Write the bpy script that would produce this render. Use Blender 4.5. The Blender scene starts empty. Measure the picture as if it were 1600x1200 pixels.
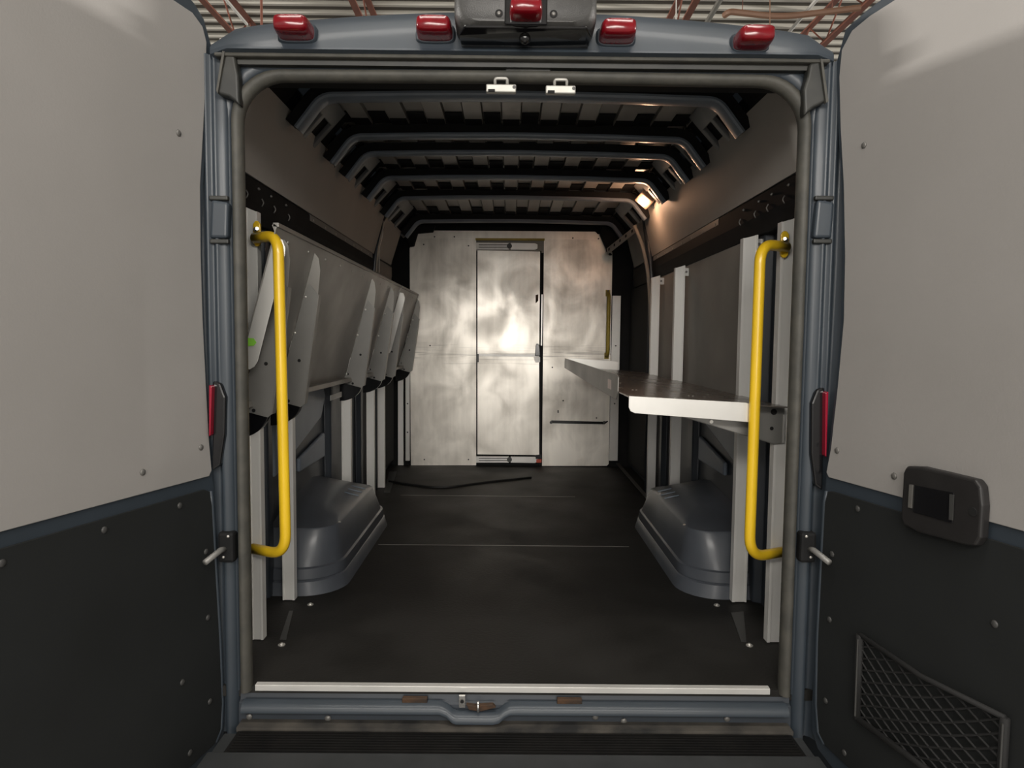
import bpy, math, random
from mathutils import Vector, Matrix

random.seed(7)
SC = bpy.context.scene
COL = SC.collection
PI = math.pi
W, H, F = 1600, 1200, 1050.0

# ---------------------------------------------------------------- camera
CAMLOC = Vector((0.0, -1.84, 0.98))
YAW, PITCH, ROLL = -0.22, 3.70, 0.55
cam_d = bpy.data.cameras.new('camera')
cam_d.sensor_width = 36.0
cam_d.lens = F / W * 36.0
cam_d.clip_start = 0.05
cam_d.clip_end = 300
cam = bpy.data.objects.new('camera', cam_d)
COL.objects.link(cam)
CR = (Matrix.Rotation(math.radians(YAW), 4, 'Z') @ Matrix.Rotation(math.radians(90 - PITCH), 4, 'X')
      @ Matrix.Rotation(math.radians(ROLL), 4, 'Z'))
cam.matrix_world = Matrix.Translation(CAMLOC) @ CR
SC.camera = cam

# ---------------------------------------------------------------- world and warehouse light
SC.view_settings.view_transform = 'Standard'
SC.view_settings.look = 'None'
SC.view_settings.gamma = 1.0
SC.view_settings.use_curve_mapping = False
SC.view_settings.exposure = 0.30
SC.cycles.max_bounces = 8
wd = bpy.data.worlds.new('world')
SC.world = wd
wd.use_nodes = True
wb = wd.node_tree.nodes['Background']
wb.inputs['Color'].default_value = (1.0, 0.975, 0.94, 1)
wb.inputs['Strength'].default_value = 0.36


def area(name, loc, target, sx, sy, power, color=(1.0, 0.95, 0.88)):
    d = bpy.data.lights.new(name, 'AREA')
    d.shape = 'RECTANGLE'
    d.size, d.size_y = sx, sy
    d.energy = power
    d.color = color
    o = bpy.data.objects.new(name, d)
    COL.objects.link(o)
    o.location = loc
    o.rotation_euler = (Vector(target) - Vector(loc)).to_track_quat('-Z', 'Y').to_euler()
    return o


# unseen warehouse lamps to both sides and overhead; two fills added behind the camera
area('unseen_area_lamp', (0.2, -12.0, 1.75), (0, 0.5, 1.0), 7.0, 2.4, 260)  # unseen fill added low and far back to brighten the bulkhead
area('unseen_area_lamp_2', (-27, 1.5, 5.6), (1.0, -0.4, 1.7), 3.0, 0.5, 3600)
area('unseen_area_lamp_3', (30, 1.5, 4.0), (-1.0, -0.4, 1.7), 3.0, 0.5, 3600)
area('added_fill_lamp', (0.0, -3.1, 2.16), (0.0, 0.6, 0.9), 3.2, 0.5, 72)  # unseen fill added close behind the camera to brighten posts and interior
area('unseen_area_lamp_5', (0.0, -1.6, 5.7), (0.0, -1.2, 0.0), 5.0, 0.6, 130)


# ---------------------------------------------------------------- helpers
def at(px, py, X=None, Y=None, Z=None):
    """point of the pixel's line of sight on the plane X, Y or Z = const (metres)"""
    d = CR @ Vector(((px - W / 2) / F, (H / 2 - py) / F, -1.0))
    if X is not None:
        t = (X - CAMLOC.x) / d.x
    elif Y is not None:
        t = (Y - CAMLOC.y) / d.y
    else:
        t = (Z - CAMLOC.z) / d.z
    return CAMLOC + d * t


def on_plane(px, py, p0, n):
    d = CR @ Vector(((px - W / 2) / F, (H / 2 - py) / F, -1.0))
    t = (Vector(p0) - CAMLOC).dot(n) / d.dot(n)
    return CAMLOC + d * t


def fillet(pts, r, n=8):
    pts = [Vector(p) for p in pts]
    out = [pts[0]]
    for i in range(1, len(pts) - 1):
        a, b, c = pts[i - 1], pts[i], pts[i + 1]
        u, v = (a - b), (c - b)
        rr = min(r, u.length * .49, v.length * .49)
        u.normalize(); v.normalize()
        p, q = b + u * rr, b + v * rr
        for k in range(n + 1):
            t = k / n
            out.append(p * (1 - t) ** 2 + b * 2 * t * (1 - t) + q * t * t)
    out.append(pts[-1])
    return out


class MB:
    def __init__(self):
        self.v = []; self.f = []; self.parts = []

    def add(self, vs, fs):
        o = len(self.v)
        self.parts.append((list(vs), list(fs)))
        self.v += [tuple(v) for v in vs]
        self.f += [tuple(i + o for i in f) for f in fs]
        return self

    def box(self, x0, x1, y0, y1, z0, z1):
        vs = [(x, y, z) for x in (x0, x1) for y in (y0, y1) for z in (z0, z1)]
        return self.add(vs, [(0, 1, 3, 2), (4, 6, 7, 5), (0, 4, 5, 1), (2, 3, 7, 6), (0, 2, 6, 4), (1, 5, 7, 3)])

    def frame(self, o, ax, ay, az, x0, x1, y0, y1, z0, z1):
        """box in a local frame"""
        o, ax, ay, az = map(Vector, (o, ax, ay, az))
        vs = [o + ax * x + ay * y + az * z for x in (x0, x1) for y in (y0, y1) for z in (z0, z1)]
        return self.add(vs, [(0, 1, 3, 2), (4, 6, 7, 5), (0, 4, 5, 1), (2, 3, 7, 6), (0, 2, 6, 4), (1, 5, 7, 3)])

    def prism(self, pts, off):
        pts = [Vector(p) for p in pts]; off = Vector(off); n = len(pts)
        return self.add(pts + [p + off for p in pts],
                        [tuple(range(n))[::-1], tuple(range(n, 2 * n))] +
                        [(i, (i + 1) % n, (i + 1) % n + n, i + n) for i in range(n)])

    def loft(self, loops, closed=True, cap=False):
        n = len(loops[0]); vs = [p for l in loops for p in l]; fs = []
        for j in range(len(loops) - 1):
            for i in range(n if closed else n - 1):
                a, b = j * n + i, j * n + (i + 1) % n
                fs.append((a, b, b + n, a + n))
        if cap:
            fs.append(tuple(range(n))[::-1]); fs.append(tuple(range((len(loops) - 1) * n, len(loops) * n)))
        return self.add(vs, fs)

    def tube(self, path, r, n=12, cap=True, closed=False):
        path = [Vector(p) for p in path]; loops = []
        m = len(path); up = None
        for i, p in enumerate(path):
            if closed:
                t = path[(i + 1) % m] - path[i - 1]
            else:
                t = path[min(i + 1, m - 1)] - path[max(i - 1, 0)]
            t.normalize()
            if up is None:
                up = Vector((0, 0, 1)) if abs(t.z) < .9 else Vector((0, 1, 0))
            up = (up - t * up.dot(t)).normalized()
            s = t.cross(up)
            loops.append([p + (up * math.cos(a) + s * math.sin(a)) * r for a in [2 * PI * k / n for k in range(n)]])
        if closed:
            loops.append(loops[0])
        return self.loft(loops, True, cap and not closed)

    def disc(self, c, axis, r, h, n=14, r2=None):
        c = Vector(c); axis = Vector(axis).normalized()
        u = axis.orthogonal().normalized(); w = axis.cross(u)
        r2 = r if r2 is None else r2
        L = [[c + (u * math.cos(a) + w * math.sin(a)) * rr + axis * hh for a in [2 * PI * k / n for k in range(n)]]
             for rr, hh in ((r, 0), (r, h * .5), (r2, h))]
        return self.loft(L, True, True)

    def dome(self, c, axis, r, h, n=12, m=4):
        c = Vector(c); axis = Vector(axis).normalized()
        u = axis.orthogonal().normalized(); w = axis.cross(u); L = []
        for j in range(m + 1):
            t = j / m * PI / 2 * .98
            L.append([c + (u * math.cos(a) + w * math.sin(a)) * r * math.cos(t) + axis * h * math.sin(t)
                      for a in [2 * PI * k / n for k in range(n)]])
        return self.loft(L, True, True)

    def each(self, name, m, parent=None, root=None, **k):
        """one object per piece; root: sub-parts parented to a part that sits at its thing's origin"""
        out = []
        for vs, fs in self.parts:
            o = MB().add(vs, fs).build(name, m, parent if root is None else root.parent, **k)
            if root is not None:
                o.parent = root; o.location = -root.location
            out.append(o)
        return out

    def build(self, name, m, parent=None, smooth=False, bevel=0, seg=2, angle=None):
        me = bpy.data.meshes.new(name)
        if parent is not None:
            o0 = world_loc(parent)
        else:
            xs, ys, zs = zip(*self.v)
            o0 = Vector(((min(xs) + max(xs)) / 2, (min(ys) + max(ys)) / 2, min(zs)))
        me.from_pydata([tuple(Vector(v) - o0) for v in self.v], [], self.f)
        me.update()
        import bmesh
        bm = bmesh.new(); bm.from_mesh(me)
        bmesh.ops.recalc_face_normals(bm, faces=bm.faces)
        if smooth and angle is not None:
            for e in bm.edges:
                if len(e.link_faces) == 2 and e.calc_face_angle(0) > math.radians(angle):
                    e.smooth = False
        bm.to_mesh(me); bm.free()
        for p in me.polygons:
            p.use_smooth = smooth
        me.materials.append(m)
        o = bpy.data.objects.new(name, me)
        COL.objects.link(o)
        if parent is not None:
            o.parent = parent
        else:
            o.location = o0
        if bevel:
            b = o.modifiers.new('bevel', 'BEVEL'); b.width = bevel; b.segments = seg; b.limit_method = 'ANGLE'
            b.harden_normals = False
        return o


def world_loc(o):
    v = Vector((0, 0, 0))
    while o is not None:
        v += o.location; o = o.parent
    return v


def thing(name, label, cat, loc=(0, 0, 0), group=None):
    o = bpy.data.objects.new(name, None)
    o.empty_display_size = .05
    COL.objects.link(o); o.location = loc
    return tag(o, label, cat, group)


def tag(o, label, cat, group=None):
    o['label'] = label; o['category'] = cat
    if group: o['group'] = group
    return o


def struct(o, label=None):
    o['kind'] = 'structure'
    if label: o['label'] = label
    return o


def setting(name, loc=(0, 0, 0), label=None):
    o = bpy.data.objects.new(name, None)
    o.empty_display_size = .05
    COL.objects.link(o); o.location = loc
    return struct(o, label)


# ---------------------------------------------------------------- materials
def mat(name, col, rough=.5, metal=0.0, col2=None, scale=8.0, stretch=(1, 1, 1), rvar=0.0, bump=0.0, bscale=60.0,
        coat=0.0, emit=None, estr=0, trans=0, spec=.5, detail=5, lo=.35, hi=.65):
    m = bpy.data.materials.new(name); m.use_nodes = True
    nt = m.node_tree; N = nt.nodes; L = nt.links
    b = N['Principled BSDF']
    b.inputs['Base Color'].default_value = (*col, 1)
    b.inputs['Roughness'].default_value = rough
    b.inputs['Metallic'].default_value = metal
    b.inputs['Specular IOR Level'].default_value = spec
    b.inputs['Coat Weight'].default_value = coat
    b.inputs['Coat Roughness'].default_value = .12
    b.inputs['Transmission Weight'].default_value = trans
    if emit:
        b.inputs['Emission Color'].default_value = (*emit, 1)
        b.inputs['Emission Strength'].default_value = estr
    tc = N.new('ShaderNodeTexCoord'); mp = N.new('ShaderNodeMapping')
    mp.inputs['Scale'].default_value = stretch
    L.new(tc.outputs['Object'], mp.inputs['Vector'])
    if col2 is not None or rvar:
        n = N.new('ShaderNodeTexNoise'); n.inputs['Scale'].default_value = scale; n.inputs['Detail'].default_value = detail
        L.new(mp.outputs[0], n.inputs['Vector'])
        r = N.new('ShaderNodeValToRGB'); r.color_ramp.elements[0].position = lo; r.color_ramp.elements[1].position = hi
        r.color_ramp.elements[0].color = (*col, 1); r.color_ramp.elements[1].color = (*(col2 or col), 1)
        L.new(n.outputs[0], r.inputs[0]); L.new(r.outputs[0], b.inputs['Base Color'])
        if rvar:
            mr = N.new('ShaderNodeMapRange'); mr.inputs[1].default_value = .3; mr.inputs[2].default_value = .7
            mr.inputs[3].default_value = max(.03, rough - rvar); mr.inputs[4].default_value = min(1, rough + rvar)
            L.new(n.outputs[0], mr.inputs[0]); L.new(mr.outputs[0], b.inputs['Roughness'])
    if bump:
        n2 = N.new('ShaderNodeTexNoise'); n2.inputs['Scale'].default_value = bscale; n2.inputs['Detail'].default_value = 3
        L.new(mp.outputs[0], n2.inputs['Vector'])
        bp = N.new('ShaderNodeBump'); bp.inputs['Strength'].default_value = bump; bp.inputs['Distance'].default_value = .01
        L.new(n2.outputs[0], bp.inputs['Height']); L.new(bp.outputs[0], b.inputs['Normal'])
    return m


def scuffed_alu(name, base=(.62, .60, .57), dark=(.36, .34, .32), rough=.33):
    """mill aluminium sheet: blotchy, brushed, scuffed along one band"""
    m = mat(name, base, rough, .60)
    nt = m.node_tree; N = nt.nodes; L = nt.links; b = N['Principled BSDF']
    tc = N.new('ShaderNodeTexCoord')
    def noise(sc, st, det=6, dist=0.0):
        mp = N.new('ShaderNodeMapping'); mp.inputs['Scale'].default_value = st
        L.new(tc.outputs['Object'], mp.inputs['Vector'])
        n = N.new('ShaderNodeTexNoise'); n.inputs['Scale'].default_value = sc; n.inputs['Detail'].default_value = det
        n.inputs['Distortion'].default_value = dist
        L.new(mp.outputs[0], n.inputs['Vector']); return n
    a = noise(4.2, (1, 1, .85), 10, .5); s = noise(26, (1, 1, .12), 4); h = noise(9, (.25, 1, 7), 6, .8)
    r1 = N.new('ShaderNodeValToRGB'); r1.color_ramp.elements[0].position = .38; r1.color_ramp.elements[1].position = .68
    r1.color_ramp.elements[0].color = (*dark, 1); r1.color_ramp.elements[1].color = (*base, 1)
    mx = N.new('ShaderNodeMath'); mx.operation = 'MULTIPLY_ADD'; mx.inputs[1].default_value = .22
    L.new(s.outputs[0], mx.inputs[0])
    mx2 = N.new('ShaderNodeMath'); mx2.operation = 'MULTIPLY_ADD'; mx2.inputs[1].default_value = .8
    L.new(a.outputs[0], mx2.inputs[0]); L.new(mx.outputs[0], mx2.inputs[2]); mx.inputs[2].default_value = .07
    L.new(mx2.outputs[0], r1.inputs[0])
    # scuffs: a worn band at load height
    sp = N.new('ShaderNodeSeparateXYZ'); L.new(tc.outputs['Object'], sp.inputs[0])
    band = N.new('ShaderNodeMapRange'); band.inputs[1].default_value = .0; band.inputs[2].default_value = .10
    band.inputs[3].default_value = 1; band.inputs[4].default_value = 0
    d = N.new('ShaderNodeMath'); d.operation = 'SUBTRACT'; d.inputs[1].default_value = .87
    ab = N.new('ShaderNodeMath'); ab.operation = 'ABSOLUTE'
    L.new(sp.outputs[2], d.inputs[0]); L.new(d.outputs[0], ab.inputs[0]); L.new(ab.outputs[0], band.inputs[0])
    r2 = N.new('ShaderNodeValToRGB'); r2.color_ramp.elements[0].position = .52; r2.color_ramp.elements[1].position = .66
    r2.color_ramp.elements[0].color = (0, 0, 0, 1); r2.color_ramp.elements[1].color = (1, 1, 1, 1)
    L.new(h.outputs[0], r2.inputs[0])
    ml = N.new('ShaderNodeMath'); ml.operation = 'MULTIPLY'; L.new(r2.outputs[0], ml.inputs[0]); L.new(band.outputs[0], ml.inputs[1])
    ml2 = N.new('ShaderNodeMath'); ml2.operation = 'MULTIPLY'; ml2.inputs[1].default_value = .55; L.new(ml.outputs[0], ml2.inputs[0])
    mixc = N.new('ShaderNodeMixRGB'); mixc.inputs[2].default_value = (.10, .09, .085, 1)
    L.new(ml2.outputs[0], mixc.inputs[0]); L.new(r1.outputs[0], mixc.inputs[1]); L.new(mixc.outputs[0], b.inputs['Base Color'])
    mr = N.new('ShaderNodeMapRange'); mr.inputs[1].default_value = .3; mr.inputs[2].default_value = .7
    mr.inputs[3].default_value = rough + .14; mr.inputs[4].default_value = rough - .07
    L.new(a.outputs[0], mr.inputs[0]); L.new(mr.outputs[0], b.inputs['Roughness'])
    bp = N.new('ShaderNodeBump'); bp.inputs['Strength'].default_value = .12; bp.inputs['Distance'].default_value = .01
    L.new(a.outputs[0], bp.inputs['Height']); L.new(bp.outputs[0], b.inputs['Normal'])
    return m


M = dict(
    paint=mat('slate_blue_paint', (.034, .044, .056), .46, 0, (.028, .037, .047), 5, coat=.10),
    paint_in=mat('slate_blue_interior_paint', (.030, .037, .047), .45, 0, (.023, .029, .037), 4, coat=.2),
    arch=mat('slate_wheel_arch_plastic', (.090, .100, .118), .40, 0, (.070, .078, .092), 6, coat=.15),
    striker=mat('zinc_striker_metal', (.50, .49, .45), .40, .4, (.42, .41, .38), 20),
    rib=mat('roof_rib_paint', (.200, .236, .285), .45, 0, (.165, .197, .240), 6, coat=.2),
    roofskin=mat('roof_skin_primer', (.44, .42, .385), .38, .2, (.34, .325, .30), 3),
    cant=mat('cant_rail_steel', (.20, .205, .205), .4, .3, (.15, .155, .16), 7),
    black=mat('black_steel', (.007, .0075, .008), .7, 0, (.011, .011, .0115), 12, spec=.2),
    hole=mat('hole_black', (.003, .003, .003), .8),
    rubber=mat('seal_rubber', (.045, .044, .038), .62, 0, (.065, .062, .052), 20, bump=.1),
    rubber_dark=mat('dark_rubber', (.015, .016, .015), .5, 0, (.03, .03, .026), 12),
    door_panel=mat('grey_hardboard', (.290, .277, .265), .62, 0, (.272, .260, .248), 3, bump=.05, bscale=220),
    door_low=mat('dark_hardboard', (.0125, .0140, .0142), .75, 0, (.0100, .0112, .0112), 4, spec=.3, bump=.05, bscale=200),
    side_panel=mat('grey_side_panel', (.460, .438, .405), .60, 0, (.420, .398, .368), 3, bump=.04, bscale=160),
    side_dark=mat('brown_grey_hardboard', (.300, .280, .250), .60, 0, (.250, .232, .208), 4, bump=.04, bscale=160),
    mat_floor=mat('black_floor_mat', (.0125, .0118, .0105), .60, 0, (.022, .0208, .019), 3.0, rvar=.08, spec=.25, bump=.12, bscale=90),
    alu=mat('aluminium_extrusion', (.84, .83, .80), .42, .18, (.74, .73, .70), 5, (3, 3, .4), rvar=.06),
    alu_grey=mat('grey_shelf_metal', (.30, .288, .265), .42, .35, (.25, .24, .222), 4, rvar=.06),
    alu_bracket=mat('grey_bracket_metal', (.245, .240, .225), .48, .3, (.21, .205, .195), 6),
    shelf_top=mat('shelf_surface_brown_grey', (.20, .175, .155), .26, .55, (.17, .15, .135), 5, rvar=.05),
    lip=mat('bright_lip_metal', (.72, .71, .68), .36, .45, (.64, .63, .60), 6),
    bulk=scuffed_alu('scuffed_bulkhead_sheet', (.84, .80, .73), (.50, .47, .42), .40),
    bulk2=scuffed_alu('scuffed_bulkhead_door_sheet', (.86, .82, .75), (.60, .565, .51), .36),
    yellow=mat('yellow_powder_coat', (.86, .56, .022), .34, 0, (.78, .50, .018), 5, coat=.3),
    yellow_dull=mat('dull_yellow_paint', (.40, .30, .04), .5, .1, (.30, .22, .03), 8),
    chrome=mat('zinc_plated_steel', (.70, .69, .66), .25, .9),
    bolt=mat('rivet_head_grey', (.16, .155, .145), .42, .4),
    bolt_dark=mat('rivet_head_dark', (.06, .06, .058), .45, .3),
    red=mat('red_lens', (.19, .003, .009), .22, 0, (.14, .002, .006), 30, (1, 1, 1), coat=.4),
    red_tail=mat('red_tail_lens', (.25, .003, .020), .2, 0, coat=.5, emit=(.5, 0, .03), estr=0.0),
    housing=mat('black_textured_plastic', (.040, .039, .038), .42, 0, (.050, .049, .047), 40, bump=.15, bscale=400),
    gloss_black=mat('gloss_black_plastic', (.006, .006, .007), .18, 0, coat=.6),
    latch=mat('dark_latch_plastic', (.014, .013, .013), .45, 0, (.017, .016, .016), 20),
    net=mat('net_cord_black', (.008, .008, .008), .8),
    rust=mat('rusty_steel', (.075, .038, .018), .85, .1, (.030, .020, .014), 40),
    lamp=mat('dome_lamp_lens', (1, .85, .7), .3, emit=(1.0, .80, .62), estr=14),
    lamp_body=mat('dome_lamp_housing', (.35, .26, .20), .3, 0, trans=.0),
    step=mat('black_step_pad', (.004, .004, .004), .6, 0, (.008, .0075, .007), 12, spec=.25),
    bumper=mat('grey_bumper_plastic', (.036, .038, .040), .5, 0, (.026, .028, .029), 7, rvar=.1),
    dirt=mat('dirty_grey_metal', (.085, .076, .064), .8, .1, (.018, .018, .018), 9),
    green=mat('green_paint_mark', (.22, .55, .05), .5),
    sticker=mat('pale_sticker', (.75, .62, .58), .4),
    deck=mat('warehouse_deck_grey', (.17, .16, .14), .6, .1, (.13, .12, .105), .6),
    deck_rib=mat('warehouse_deck_rib_cream', (.86, .83, .74), .5, 0, (.78, .75, .66), 1),
    joist=mat('red_primer_steel', (.34, .13, .085), .6, 0, (.26, .10, .07), 3),
    pale_rod=mat('pale_conduit', (.80, .79, .74), .5),
    grey_rod=mat('grey_conduit', (.22, .215, .19), .5),
    pipe=mat('brown_sprinkler_pipe', (.30, .17, .11), .5),
    concrete=mat('warehouse_concrete', (.30, .29, .27), .6, 0, (.23, .22, .21), 1),
    cable=mat('black_cable', (.010, .010, .010), .5),
    white_cable=mat('pale_cable', (.42, .38, .32), .5),
    orange=mat('orange_red_plastic', (.55, .07, .03), .5),
    screwhead=mat('screw_pale', (.60, .58, .54), .35, .6),
)

# ================================================================ warehouse
wc = setting('ceiling.001', (0, 8, 6.5), 'corrugated warehouse ceiling far above the van')
MB().box(-14, 14, -11, 26, 6.56, 6.62).build('deck', M['deck'], wc)
rb = MB()
y = -10.8
while y < 25.5:
    rb.prism([(-14, y, 6.56), (-14, y + .01, 6.50), (-14, y + .075, 6.50), (-14, y + .085, 6.56)], (28, 0, 0))
    y += .31
rb.each('deck_rib', M['deck_rib'], wc)
struct(MB().box(-14, 14, -11, 26, -.62, -.56).build('floor.001', M['concrete']), 'concrete warehouse floor under the van')


def joist(X, label):
    t = thing('steel_joist', label, 'roof joist', (X, 8, 5.95), 'red primer roof joists above the van')
    MB().box(X - .05, X + .05, -2, 25, 5.90, 5.93).box(X - .012, X - .004, -2, 25, 5.93, 5.99).build('bottom_chord', M['joist'], t)
    MB().box(X - .05, X + .05, -2, 25, 6.43, 6.465).build('top_chord', M['joist'], t)
    w = MB(); y = -1.6; up = True
    while y < 24.4:
        a = (X, y, 5.93 if up else 6.44); b = (X, y + .62, 6.44 if up else 5.93)
        w.tube([a, b], .014, 6); y += .62; up = not up
    w.each('web_rod', M['joist'], t)
    return t


joist(-4.55, 'red-brown steel roof joist seen above the left door corner')
joist(-2.35, 'red-brown steel roof joist seen over the second marker light from the left')
joist(2.65, 'red-brown steel roof joist seen right of the camera housing')
joist(5.15, 'red-brown steel roof joist seen above the right door corner')


def rod(name, a, b, r, m, label, cat='conduit'):
    o = MB().tube([a, b], r, 8).build(name, m)
    tag(o, label, cat)
    return o


rod('conduit', at(345, -10, Z=5.84), at(386, 38, Z=5.84), .022, M['pale_rod'], 'thin pale conduit crossing the ceiling above the left door corner')
rod('conduit', at(1284, -10, Z=5.84), at(1228, 56, Z=5.84), .026, M['pale_rod'], 'thin pale conduit crossing the ceiling above the right marker light')
rod('conduit', at(1128, -5, Z=5.84), at(1104, 36, Z=5.84), .040, M['grey_rod'], 'thick grey conduit slanting between the two right marker lights')
rod('hanger_wire', at(408, -20, Y=7.6), at(409, 50, Y=7.6), .018, M['joist'], 'upright red-brown hanger rod above the left marker light', 'hanger rod')
rod('hanger_wire', at(1057, -20, Y=7.4), at(1056, 50, Y=7.4), .008, M['pale_rod'], 'thin upright hanger wire just right of the camera housing', 'hanger rod')
rod('hanger_wire', at(1203, -5, Y=7.0), at(1203, 60, Y=7.0), .007, M['pipe'], 'thin upright hanger wire above the rightmost marker light', 'hanger rod')
pp = MB().tube(fillet([at(1132, 24, Z=5.70), at(1140, 18, Z=5.70), at(1220, 27, Z=5.70), at(1345, 12, Z=5.70)], .3, 6), .045, 8).build('sprinkler_pipe', M['pipe'])
for q_ in (at(1160, 20, Z=5.70), at(1300, 18, Z=5.70)):
    MB().tube([(q_.x, q_.y, 5.70), (q_.x, q_.y, 6.57)], .006, 6).build('hanger', M['joist'], pp)
tag(pp, 'brown sprinkler pipe running across the ceiling over the right marker lights', 'pipe')

# ================================================================ van floor
fl = setting('floor', (0, 1.6, 0), 'black rubber mat floor of the cargo area')
MB().box(-.93, .96, .0, 3.36, -.03, 0.0).build('floor_mat', M['mat_floor'], fl)
MB().box(-.93, .96, .012, 5.6, -.10, -.031).build('floor_pan', M['paint_in'], fl)
for yy, xa, xb in ((2.34, -.68, .42), (1.318, -.62, .58)):
    MB().box(xa, xb, yy, yy + .004, 0.0, .0015).build('floor_seam', M['bolt'], fl)
sill = MB().prism([(-.708, -.006, -.011), (-.708, -.006, .006), (-.708, .012, .007), (-.708, .012, .001), (-.708, .001, .001), (-.708, .001, -.011)], (1.452, 0, 0))
struct(sill.build('trim_2', M['lip'], bevel=.001), 'bright aluminium edge strip along the rear of the floor')

# rear sill (painted steel)
st = setting('trim_3', (0, -.03, -.1), 'painted steel rear sill below the floor edge')
prof = [(.012, -.016), (.0, -.020), (-.004, -.036), (-.014, -.042), (-.016, -.062), (-.018, -.095), (-.018, -.14), (.012, -.14)]
MB().loft([[(x, a, b) for a, b in prof] for x in (-.75, .80)], True, True).build('sill_panel', M['paint_in'], st)
prof = [(-.012, -.030), (-.032, -.034), (-.042, -.044), (-.042, -.056), (-.030, -.060), (-.012, -.058)]
dips = [(-.735, 0), (-.20, 0), (-.185, 0), (-.165, .3), (-.15, .85), (-.14, 1), (-.035, 1), (-.02, .85), (-.005, .3), (.01, 0), (.03, 0), (.785, 0)]
MB().loft([[(x, a - .010 * d, b - .022 * d) for a, b in prof] for x, d in dips], True, True).build('sill_ridge', M['paint'], st, smooth=True, angle=50)
g = MB()
for x in (-.72, -.5, .25, .33, .62): g.dome((x, -.019, -.075 + random.uniform(-.01, .01)), (0, -1, 0), .009, .005)
g.each('sill_plug', M['bolt'], st)
MB().box(-.74, .79, -.060, -.012, -.098, -.086).build('sill_ledge', M['dirt'], st)
ls = thing('latch_striker', 'small bright zinc latch striker in the dip of the rear sill', 'latch', at(723, 1097, Y=-.03))
MB().prism([at(717, 1087, Y=-.03), at(727, 1087, Y=-.03), at(727, 1106, Y=-.03), at(717, 1106, Y=-.03)], (0, .006, 0)).build('striker_plate', M['chrome'], ls, bevel=.001)
MB().disc(at(722, 1096, Y=-.031), (0, -1, 0), .005, .002).build('hole', M['hole'], ls)
MB().tube([at(747, 1096, Y=-.036), at(747, 1113, Y=-.045)], .0035, 8).build('pin', M['chrome'], ls, smooth=True)
MB().prism([at(728, 1101, Y=-.034), at(742, 1103, Y=-.034), at(770, 1101, Y=-.034), at(775, 1106, Y=-.034), at(752, 1112, Y=-.034), at(733, 1110, Y=-.034)], (0, .014, 0)).build('rusty_base', M['rust'], ls, bevel=.002)
for px, lb in ((648, 'rusty square clip under the floor edge, left of the latch striker'), (890, 'rusty square clip with pale centre under the floor edge, right of the latch striker')):
    o = MB().box(*(lambda c: (c.x - .035, c.x + .035, -.024, -.008, -.034, -.020))(at(px, 1092, Y=-.02))).build('rusty_clip', M['rust'], bevel=.002)
    tag(o, lb, 'clip', 'rusty clips on the rear sill')

# bumper
bu = thing('rear_bumper', 'grey rear step bumper with a ribbed black tread along its top', 'bumper', (0, -.12, -.3))
prof = [(-.056, -.104), (-.156, -.106), (-.160, -.091), (-.235, -.093), (-.255, -.105), (-.260, -.16), (-.255, -.30), (-.15, -.34), (-.056, -.34)]
MB().loft([[(x * s, a, b) for a, b in prof] for x, s in ((-.775, 1), (-.76, 1), (.80, 1), (.815, 1))], True, True).build('bumper_shell', M['bumper'], bu, bevel=.004)
pad = MB().box(-.735, .785, -.156, -.058, -.104, -.096)
for k in range(8):
    yy = -.152 + k * .0116
    pad.box(-.725, .775, yy, yy + .0045, -.096, -.0915)
pad.build('step_pad', M['step'], bu)

# ================================================================ rear frame
XI_L, XI_R, ZT = -.720, .772, 1.664
fr = setting('trim_1', (0, 0, 0), 'slate blue steel frame around the rear door opening')


def rrect(u, z_extra=0, r=.115, n=10, z0=-.012):
    """open loop up the left side, across the top and down the right, offset outward by u"""
    xl, xr, zt = XI_L - u, XI_R + u, ZT + u
    rr = r + u * .6
    P = [(xl, z0), (xl, .3), (xl, .8), (xl, 1.3)]
    P += [(xl + rr - rr * math.cos(a), zt - rr + rr * math.sin(a)) for a in [PI / 2 * k / n for k in range(n + 1)]]
    P += [(.02, zt + .004)]
    P += [(xr - rr + rr * math.sin(a), zt - rr + rr * math.cos(a)) for a in [PI / 2 * k / n for k in range(n + 1)]]
    P += [(xr, 1.3), (xr, .8), (xr, .3), (xr, z0)]
    return P


def ring(prof, **k):
    return [[(x, yv, z) for x, z in rrect(u, **k)] for u, yv in prof]


sp = [(.000, .014), (-.002, .004), (.000, -.008), (.007, -.017), (.016, -.020), (.024, -.016), (.028, -.006), (.028, .014)]
MB().loft(ring(sp), False).build('door_seal', M['rubber'], fr, smooth=True)
jp = [(.14, .045), (.05, .020), (.026, .013), (.030, .004), (.034, -.002), (.050, -.006), (.056, -.004)]
MB().loft(ring(jp), False).build('jamb_flange', M['paint'], fr, smooth=True)
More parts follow.
